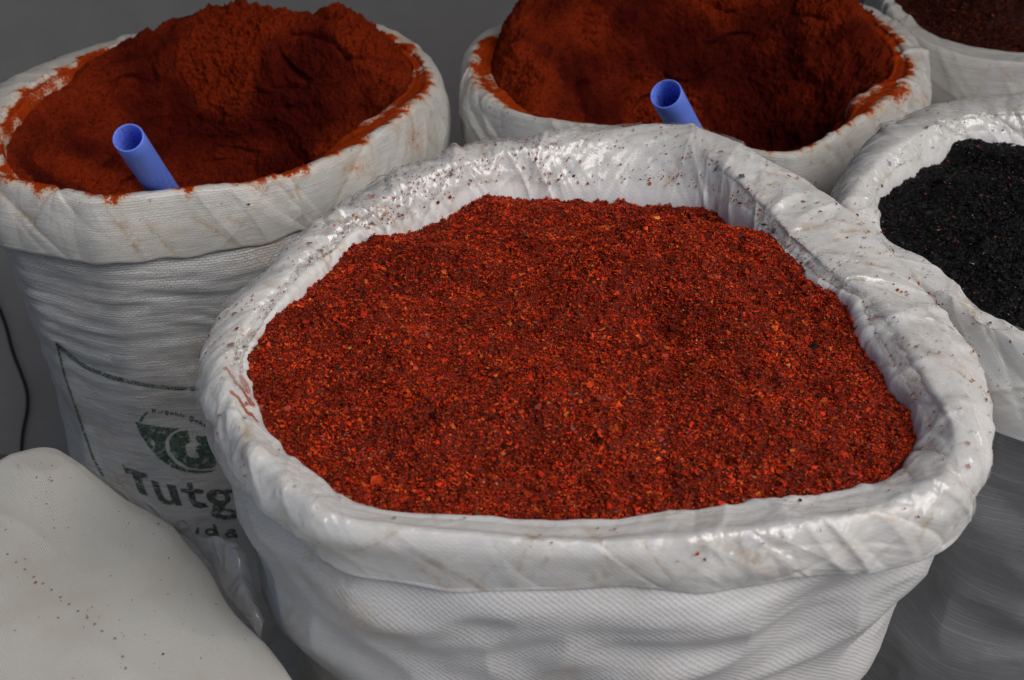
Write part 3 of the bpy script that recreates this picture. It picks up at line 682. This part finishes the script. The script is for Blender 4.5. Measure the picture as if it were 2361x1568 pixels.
# ------------------------------------------------------------------ cream cloth sack, bottom left
def cream_mat():
    t = NT('cream coated cloth'); uv = t.n('UVMap', uv_map='UVMap').outputs[0]; ob = t.n('TexCoord').outputs['Object']
    w = t.n('TexBrick'); w.offset = .5; t.put(w.inputs['Vector'], uv); t.put(w.inputs['Scale'], 1.); t.put(w.inputs['Brick Width'], .0020); t.put(w.inputs['Row Height'], .0016)
    t.put(w.inputs['Mortar Size'], .0003); t.put(w.inputs['Mortar Smooth'], 1.); t.put(w.inputs['Color1'], (.6,)*3); t.put(w.inputs['Color2'], (.8,)*3); t.put(w.inputs['Mortar'], (0, 0, 0))
    st = t.mapr(t.noise(ob, 7, 4, .6), .50, .72)
    c = t.mix(t.math('MULTIPLY', w.outputs['Fac'], .22), (.65, .645, .60), (.38, .37, .33)); c = t.mix(t.math('MULTIPLY', st, .35), c, (.52, .44, .30))
    return t.end(t.bsdf(Base_Color=c, Roughness=.75, Specular_IOR_Level=.25, Normal=t.bump(w.outputs['Color'], .0009, 1)))
M_cream = cream_mat()
edge_px = [(x, y-14*(x < 420)) for x, y in [(-420, 1330), (-250, 1190), (-120, 1120), (0, 1062), (50, 1038), (90, 1030), (125, 1038), (200, 1090), (270, 1140), (340, 1180), (400, 1215), (440, 1242), (475, 1270), (500, 1310), (520, 1355), (545, 1392), (600, 1450), (650, 1520), (700, 1600), (740, 1700), (760, 1800)]]
ZC = .70
E = np.array([at_z(x, y, ZC) for x, y in edge_px])
# dense edge
def resample(P, n, s=0):
    d = np.concatenate([[0], np.cumsum(np.linalg.norm(np.diff(P, axis=0), axis=1))]); t = np.linspace(0, d[-1], n)
    Q = np.stack([np.interp(t, d, P[:, k]) for k in range(P.shape[1])], 1)
    if s:
        k = np.exp(-.5*(np.arange(-3*s, 3*s+1)/s)**2); k /= k.sum()
        for c in range(Q.shape[1]):
            A = Q[:, c]; Q[:, c] = np.convolve(np.concatenate([2*A[0]-A[3*s:0:-1], A, 2*A[-1]-A[-2:-3*s-2:-1]]), k, 'valid')
    return Q
NE = 420; E = resample(E, NE, 6)
cc = np.array([-.36, .36, ZC])                                   # a point well inside the lying bundle
prof = [(-.02, -.70), (-.012, -.30), (.0, -.10), (.004, -.035), (0., -.008), (-.010, 0.), (-.03, .004), (-.10, .010), (-.22, .014)]
dirv = E-cc; dl = np.linalg.norm(dirv[:, :2], axis=1); dn = dirv/dl[:, None]; E = E-dn*(.009*sm(150, 260, np.arange(NE))*(1-sm(300, 380, np.arange(NE))))[:, None]
Kp = np.stack([np.concatenate([E[:, :2]+dn[:, :2]*o, np.full((NE, 1), ZC+z)], 1) for o, z in prof]+[np.repeat((cc+[0, 0, .016])[None], NE, 0)], 1)
CP_ = catmull(Kp, [10, 12, 10, 8, 8, 8, 30, 30, 20])
n_ = np.cross(np.gradient(CP_, axis=0), np.gradient(CP_, axis=1)); n_ /= np.linalg.norm(n_, axis=2, keepdims=True)+1e-9
if n_[200, 66, 2] < 0: n_ = -n_
X, Y, Z = CP_[..., 0], CP_[..., 1], CP_[..., 2]
dd = perlin(X*5, Y*5, Z*5, 71)*.009 + perlin(X*14+Y*6, Y*12, Z*12, 72)*.0022 + ridged(X*7, Y*7+X*5, Z*7, 2, 73)*.0040
dd *= sm(0, 60, np.arange(CP_.shape[1]))[None]*.8+.2
dd[:, -20:] *= np.linspace(1, 0, 20)[None]
CP_ = CP_+n_*dd[..., None]
bundle = empty('cloth_sack', (-.36, .5, 0)); tag(bundle, 'cream cloth sack with red specks and a row of stitch holes, bottom left corner', 'sack')
nvc = CP_.shape[1]; uvc = np.stack([CP_[..., 0]-.2*CP_[..., 2], CP_[..., 1]-CP_[..., 2]], -1).reshape(-1, 2)
mesh_obj('cloth', CP_.reshape(-1, 3), grid_faces(NE, nvc, wrap=False), M_cream, bundle, uvc)
SURF['cream'] = CP_

# ------------------------------------------------------------------ crumbs lying on rims and cloth
def top_hit(G, px, py):
    """nearest grid point of a surface to a photograph position (among visible ones)."""
    pass
def scatter_on(P, n, count, r, size, spec, parent, name='spilled_flakes', mask=None, zmin=.2):
    a, b = P.shape[:2]
    i = r.integers(0, a, count*12); j = r.integers(0, b, count*12)
    ok = n[i, j, 2] > zmin
    if mask is not None: ok &= r.uniform(0, 1, len(i)) < mask[i, j]
    i, j = i[ok][:count], j[ok][:count]
    Q = P[i, j]+n[i, j]*.0014+r.normal(0, .0008, (len(i), 3))*[1, 1, 0]
    v, f, c = chips(Q, .25, size*r.lognormal(0, .45, len(i)), palette(len(i), r, spec), r, nside=5, nrm=n[i, j])
    o = mesh_obj(name, v, f, M_red, parent, colors=c, smooth=False); return tag(o, kind='stuff')
r = np.random.default_rng(77)
CR_SP = [(6, (.46, .06, .015)), (3, (.26, .025, .012)), (3, (.50, .12, .02)), (1, (.02, .015, .015))]
def vis(key, js, je, w):
    s = SURF[key]; m = np.zeros(s['P'].shape[:2]); m[:, js:je] = 1
    if key == 'main': m = m*(.06+sm(.62, .95, s['P'][..., 1]))
    clump = sm(.0, .6, perlin(s['P'][..., 0]*14, s['P'][..., 1]*14, s['P'][..., 2]*14, w)); return m*(clump*.7+.3)
for key, cnt, sz, sp in (('main', 2600, .0019, CR_SP), ('black', 900, .0018, [(6, (.02, .018, .02)), (1, (.3, .05, .02))]), ('right', 260, .0017, CR_SP), ('left', 200, .0017, CR_SP)):
    s = SURF[key]; nn = normals(s['P'])
    if np.mean(nn[:, 36, 2]) < 0: nn = -nn
    scatter_on(s['P'], nn, cnt, r, sz, sp, s['root'], mask=vis(key, 14, 74, 5))
nn = np.cross(np.gradient(CP_, axis=0), np.gradient(CP_, axis=1)); nn /= np.linalg.norm(nn, axis=2, keepdims=True)+1e-9
if nn[200, 66, 2] < 0: nn = -nn
mk = np.ones(CP_.shape[:2]); mk[:, :36] = 0
scatter_on(CP_, nn, 600, r, .0011, [(5, (.38, .06, .03)), (2, (.24, .05, .03)), (.4, (.05, .04, .04))], bundle, mask=mk, zmin=.3)

# ------------------------------------------------------------------ green print on the left sack
from mathutils.bvhtree import BVHTree
def bvh_of(o):
    me = o.data; off = o.parent.location if o.parent else o.location
    vs = np.zeros(len(me.vertices)*3); me.vertices.foreach_get('co', vs); vs = vs.reshape(-1, 3)+np.array(off)
    return BVHTree.FromPolygons([tuple(v) for v in vs], [tuple(p.vertices) for p in me.polygons])
def cast(bvh, px, py):
    d = Vector(ray(px, py)); h = bvh.ray_cast(Vector((0, 0, CZ)), d)
    return (None, None) if h[0] is None else (np.array(h[0]), np.array(h[1]))
body_left = [c for c in SURF['left']['root'].children if c.name.startswith('sack_body')][0]
BV = bvh_of(body_left)
def inpoly(X, Y, poly):
    m = np.zeros(X.shape, bool); n = len(poly)
    for k in range(n):
        x1, y1 = poly[k]; x2, y2 = poly[(k+1) % n]
        if y1 == y2: continue
        m ^= ((Y < y1) != (Y < y2)) & (X < (x2-x1)*(Y-y1)/(y2-y1)+x1)
    return m
def ell(X, Y, cx, cy, rx, ry, rot=12):
    a = math.radians(rot); u = (X-cx)*math.cos(a)+(Y-cy)*math.sin(a); v = -(X-cx)*math.sin(a)+(Y-cy)*math.cos(a)
    return (u/rx)**2+(v/ry)**2 < 1
def stroke(X, Y, pts, w):
    m = np.zeros(X.shape, bool)
    for (x1, y1), (x2, y2) in zip(pts[:-1], pts[1:]):
        L2 = (x2-x1)**2+(y2-y1)**2; t = np.clip(((X-x1)*(x2-x1)+(Y-y1)*(y2-y1))/L2, 0, 1)
        m |= (X-x1-t*(x2-x1))**2+(Y-y1-t*(y2-y1))**2 < w*w/4
    return m
def print_obj(name, mask, X, Y, todisp, step, mat, bvh, root, lift=.0007, hole=.16):
    """the printed shape as a thin skin of cells lying on the cloth; woven tapes leave small gaps in it."""
    r = np.random.default_rng(3); V = []; F = []
    ii, jj = np.nonzero(mask); wear = sm(.15, .6, fbm(X/40, Y/25, .4, 3, 88, .7))*.5
    cache = {}
    def vert(a, b):
        if (a, b) not in cache:
            p, n = cast(bvh, *todisp(a, b))
            if p is None: cache[(a, b)] = None
            else:
                view = p-np.array([0, 0, CZ]); n = n if n.dot(view) < 0 else -n
                cache[(a, b)] = len(V); V.append(p+n*lift)
        return cache[(a, b)]
    for i, j in zip(ii, jj):
        x, y = X[i, j], Y[i, j]
        if r.uniform() < hole+wear[i, j]: continue
        q = [vert(x, y), vert(x+step, y), vert(x+step, y+step), vert(x, y+step)]
        if None in q: continue
        F.append(q)
    return mesh_obj(name, np.array(V), np.array(F), mat, root)
R5 = lambda x, y: ((300+x/1.96)*.57642, (1500+y/1.96)*.57642)
M_green = plain_mat('dark green ink', (.026, .085, .045), .6, 0, 300, .5)
M_ink = plain_mat('dark olive ink', (.034, .058, .034), .6, 0, 300, .5)
st = 2.6
X, Y = np.meshgrid(np.arange(330, 1330, st), np.arange(250, 1400, st))
weave_gap = ((np.floor((X+.25*Y)/13)+np.floor((Y-.12*X)/9)) % 2 == 0) & (((Y-.12*X) % 9) < 2.7)
lg = inpoly(X, Y, [(470, 358), (500, 372), (600, 392), (720, 405), (850, 418), (800, 425), (745, 455), (712, 500), (706, 560), (730, 625), (790, 690), (870, 735), (1000, 748), (1100, 738), (1060, 758), (960, 768), (860, 755), (760, 722), (660, 650), (580, 560), (510, 455)])
lg &= ~inpoly(X, Y, [(600, 495), (628, 520), (622, 560), (590, 520)])
lg |= inpoly(X, Y, [(505, 365), (520, 318), (560, 288), (585, 282), (545, 318), (525, 360)])
lg |= inpoly(X, Y, [(880, 430), (905, 520), (865, 545), (870, 600), (900, 640), (975, 645), (945, 590), (950, 555), (985, 545), (945, 500), (950, 468), (1000, 478), (1050, 462), (1115, 470), (1110, 520), (1135, 560), (1130, 580), (1090, 585), (1085, 620), (1110, 700), (1075, 725), (980, 735), (880, 715), (800, 660), (745, 590), (735, 520), (770, 460), (820, 435)])
tg = inpoly(X, Y, [(365, 688), (385, 705), (420, 722), (500, 752), (560, 768), (572, 812), (548, 800), (522, 806), (545, 880), (572, 942), (535, 935), (500, 915), (470, 840), (448, 778), (420, 770), (398, 765), (385, 738)])
tg |= inpoly(X, Y, [(595, 820), (655, 835), (672, 890), (700, 960), (732, 985), (760, 982), (742, 925), (715, 850), (790, 862), (800, 900), (825, 980), (845, 1022), (795, 1022), (778, 1005), (740, 1015), (690, 1005), (645, 965), (618, 890)])
tg |= inpoly(X, Y, [(880, 838), (918, 845), (925, 885), (1002, 895), (1008, 925), (935, 925), (950, 985), (1015, 1000), (1048, 1030), (980, 1042), (925, 1025), (895, 980), (885, 925), (830, 912), (820, 885), (870, 885)])
tg |= ell(X, Y, 1125, 955, 98, 60) & ~ell(X, Y, 1140, 955, 36, 27)
tg |= inpoly(X, Y, [(1160, 897), (1262, 897), (1262, 925), (1170, 925)]) | inpoly(X, Y, [(1085, 1000), (1180, 1005), (1170, 1050), (1075, 1045)])
tg |= ell(X, Y, 1172, 1085, 112, 45, 5) & ~ell(X, Y, 1182, 1080, 46, 17, 5)
tg |= (ell(X, Y, 835, 1185, 60, 48, 30) & ~ell(X, Y, 842, 1182, 36, 27, 30) & ~inpoly(X, Y, [(865, 1160), (915, 1165), (905, 1192), (862, 1186)])) | inpoly(X, Y, [(850, 1192), (902, 1202), (898, 1222), (848, 1212)])
tg |= inpoly(X, Y, [(948, 1188), (972, 1193), (970, 1248), (942, 1240)])
tg |= (ell(X, Y, 1062, 1228, 46, 30, 8) & ~ell(X, Y, 1062, 1228, 22, 13, 8)) | inpoly(X, Y, [(1074, 1163), (1104, 1168), (1130, 1262), (1095, 1262)])
tg |= (ell(X, Y, 1212, 1248, 38, 24, 5) & ~ell(X, Y, 1212, 1249, 15, 8, 5)) | inpoly(X, Y, [(1232, 1205), (1256, 1210), (1275, 1272), (1245, 1272)]) | inpoly(X, Y, [(1185, 1203), (1250, 1203), (1252, 1222), (1190, 1218)])
tg |= inpoly(X, Y, [(1130, 1318), (1175, 1330), (1180, 1350), (1162, 1350), (1158, 1335), (1140, 1335)]) | inpoly(X, Y, [(1210, 1340), (1300, 1355), (1290, 1375), (1275, 1362), (1262, 1372), (1250, 1358), (1235, 1368), (1225, 1352)])
RL = SURF['left']['root']
print_obj('printed_emblem', lg & ~weave_gap, X, Y, R5, st, M_green, BV, RL)
print_obj('printed_lettering', tg & ~weave_gap, X, Y, R5, st, M_ink, BV, RL)
# small curved line of lettering above the emblem, set in the built-in font
def text_mask(body, X, Y, path, size):
    cu = bpy.data.curves.new('lettering', 'FONT'); cu.body = body; cu.size = 1; cu.offset = .02; cu.space_character = 1.12
    ob = bpy.data.objects.new('lettering', cu); COL.objects.link(ob)
    me = ob.to_mesh(); me.calc_loop_triangles()
    co = np.array([v.co[:2] for v in me.vertices]); tri = [tuple(t.vertices) for t in me.loop_triangles]
    ob.to_mesh_clear(); bpy.data.objects.remove(ob); bpy.data.curves.remove(cu)
    P = np.array(path, float); d = np.concatenate([[0], np.cumsum(np.hypot(*np.diff(P, axis=0).T))])
    W = co[:, 0].max(); t = co[:, 0]/W*d[-1]
    cx, cy = np.interp(t, d, P[:, 0]), np.interp(t, d, P[:, 1]); dx, dy = np.interp(t+3, d, P[:, 0])-np.interp(t-3, d, P[:, 0]), np.interp(t+3, d, P[:, 1])-np.interp(t-3, d, P[:, 1])
    L = np.hypot(dx, dy)+1e-9; q = np.stack([cx+dy/L*co[:, 1]*size, cy-dx/L*co[:, 1]*size], 1)
    m = np.zeros(X.shape, bool)
    for a in tri: m |= inpoly(X, Y, [tuple(q[k]) for k in a])
    return m
Xs, Ys = np.meshgrid(np.arange(570, 1100, 1.8), np.arange(240, 450, 1.8))
tm = text_mask('Kır\u015fehir \u015eeker', Xs, Ys, [(598, 292), (660, 296), (740, 304), (820, 322), (900, 350), (980, 385), (1062, 424)], 46)
print_obj('printed_lettering', tm, Xs, Ys, R5, 1.8, M_ink, BV, RL, hole=.05)
DD = lambda x, y: (x, y)
Xb, Yb = np.meshgrid(np.arange(120, 520, 1.1), np.arange(770, 1150, 1.1))
hatch = ((Xb*.9-Yb) % 7 < 4.6)
bm_ = (stroke(Xb, Yb, [(131, 792), (160, 818), (200, 845), (260, 868), (330, 885), (400, 893), (510, 895)], 7) & hatch) | stroke(Xb, Yb, [(160, 822), (200, 850), (260, 873), (330, 889), (400, 897), (510, 899)], 2.0) | (stroke(Xb, Yb, [(131, 790), (150, 868), (180, 955), (215, 1055), (262, 1140)], 5) & ((Yb % 6) < 4.4))
print_obj('printed_border', bm_, Xb, Yb, DD, 1.1, M_green, BV, RL, hole=.12)

# ------------------------------------------------------------------ black cable hanging down the wall
pts = [(-60, 560), (-30, 640), (-5, 705), (14, 748), (28, 810), (48, 858), (65, 905), (63, 950), (51, 1000), (49, 1040), (52, 1068)]
P = resample(np.array([at_y(x, y, WALL_Y-.012) for x, y in pts]), 90, 3)
Tn = np.gradient(P, axis=0); Tn /= np.linalg.norm(Tn, axis=1)[:, None]; A = np.cross(Tn, [0, 1., 0]); A /= np.linalg.norm(A, axis=1)[:, None]; Bn = np.cross(Tn, A)
an = np.arange(12)*2*PI/12
G = P[:, None]+.0036*(A[:, None]*np.cos(an)[None, :, None]+Bn[:, None]*np.sin(an)[None, :, None])
nP = len(P); F = np.array([[i*12+k, i*12+(k+1) % 12, (i+1)*12+(k+1) % 12, (i+1)*12+k] for i in range(nP-1) for k in range(12)])
tag(mesh_obj('cable', G.reshape(-1, 3), F, plain_mat('black rubber', (.012, .012, .013), .5)), 'thin black cable hanging in a wave down the grey wall at the left', 'cable')

# ------------------------------------------------------------------ clear film sticking out from behind the cream cloth
inner = resample(np.array([at_z(x, y, .685) for x, y in [(180, 1085), (260, 1140), (340, 1190), (430, 1245), (480, 1290), (515, 1360), (550, 1410), (600, 1470)]]), 160, 3)
outer_ = resample(np.array([at_z(x, y, z) for x, y, z in [(205, 1092, .69), (265, 1122, .695), (330, 1158, .70), (400, 1196, .70), (445, 1232, .705), (490, 1244, .71), (545, 1258, .712), (576, 1290, .70), (578, 1335, .69), (596, 1400, .68), (622, 1455, .67)]]), 160, 2)
tt = np.linspace(0, 1, 40)
G = inner[:, None]*(1-tt)[None, :, None]+outer_[:, None]*tt[None, :, None]
G[..., 2] += .010*np.sin(PI*tt)[None]*(1+perlin(G[..., 0]*20, G[..., 1]*20, .3, 91)) + ridged(G[..., 0]*30, G[..., 1]*30, .2, 2, 92)*.0035
cover = np.repeat(sm(1.02, .99, tt)[None], 160, 0).clip(.0, 1)*0+1
mesh_obj('plastic_film', G.reshape(-1, 3), grid_faces(160, 40, wrap=False), film_mat('loose clear film', .42, .12, (.50, .49, .47)), bundle, None, dict(cover=cover))

# row of needle holes across the cream cloth
BC = bvh_of([c for c in bundle.children if c.name.startswith('cloth')][0])
V = []; F = []
hp = [(35, 990), (75, 1027), (115, 1060), (156, 1095), (198, 1125), (238, 1155), (280, 1188), (320, 1220), (360, 1252), (402, 1283), (437, 1312), (470, 1345), (530, 1378), (566, 1462), (580, 1515)]
for k, (x, y) in enumerate(hp):
    p, n = cast(BC, x/2*1.0, 784+y/2)
    if p is None: continue
    n = n if n[2] > 0 else -n; a = np.cross(n, [1, 0, 0]); a /= np.linalg.norm(a); b = np.cross(n, a); o = len(V)
    for q in range(8):
        w = 2*PI*q/8; V.append(p+n*.0005+.0011*(a*math.cos(w)*1.3+b*math.sin(w)))
    F.append([o+q for q in range(8)])
mesh_obj('needle_holes', np.array(V), np.array(F), plain_mat('dark thread hole', (.24, .235, .21), .9), bundle, smooth=False)
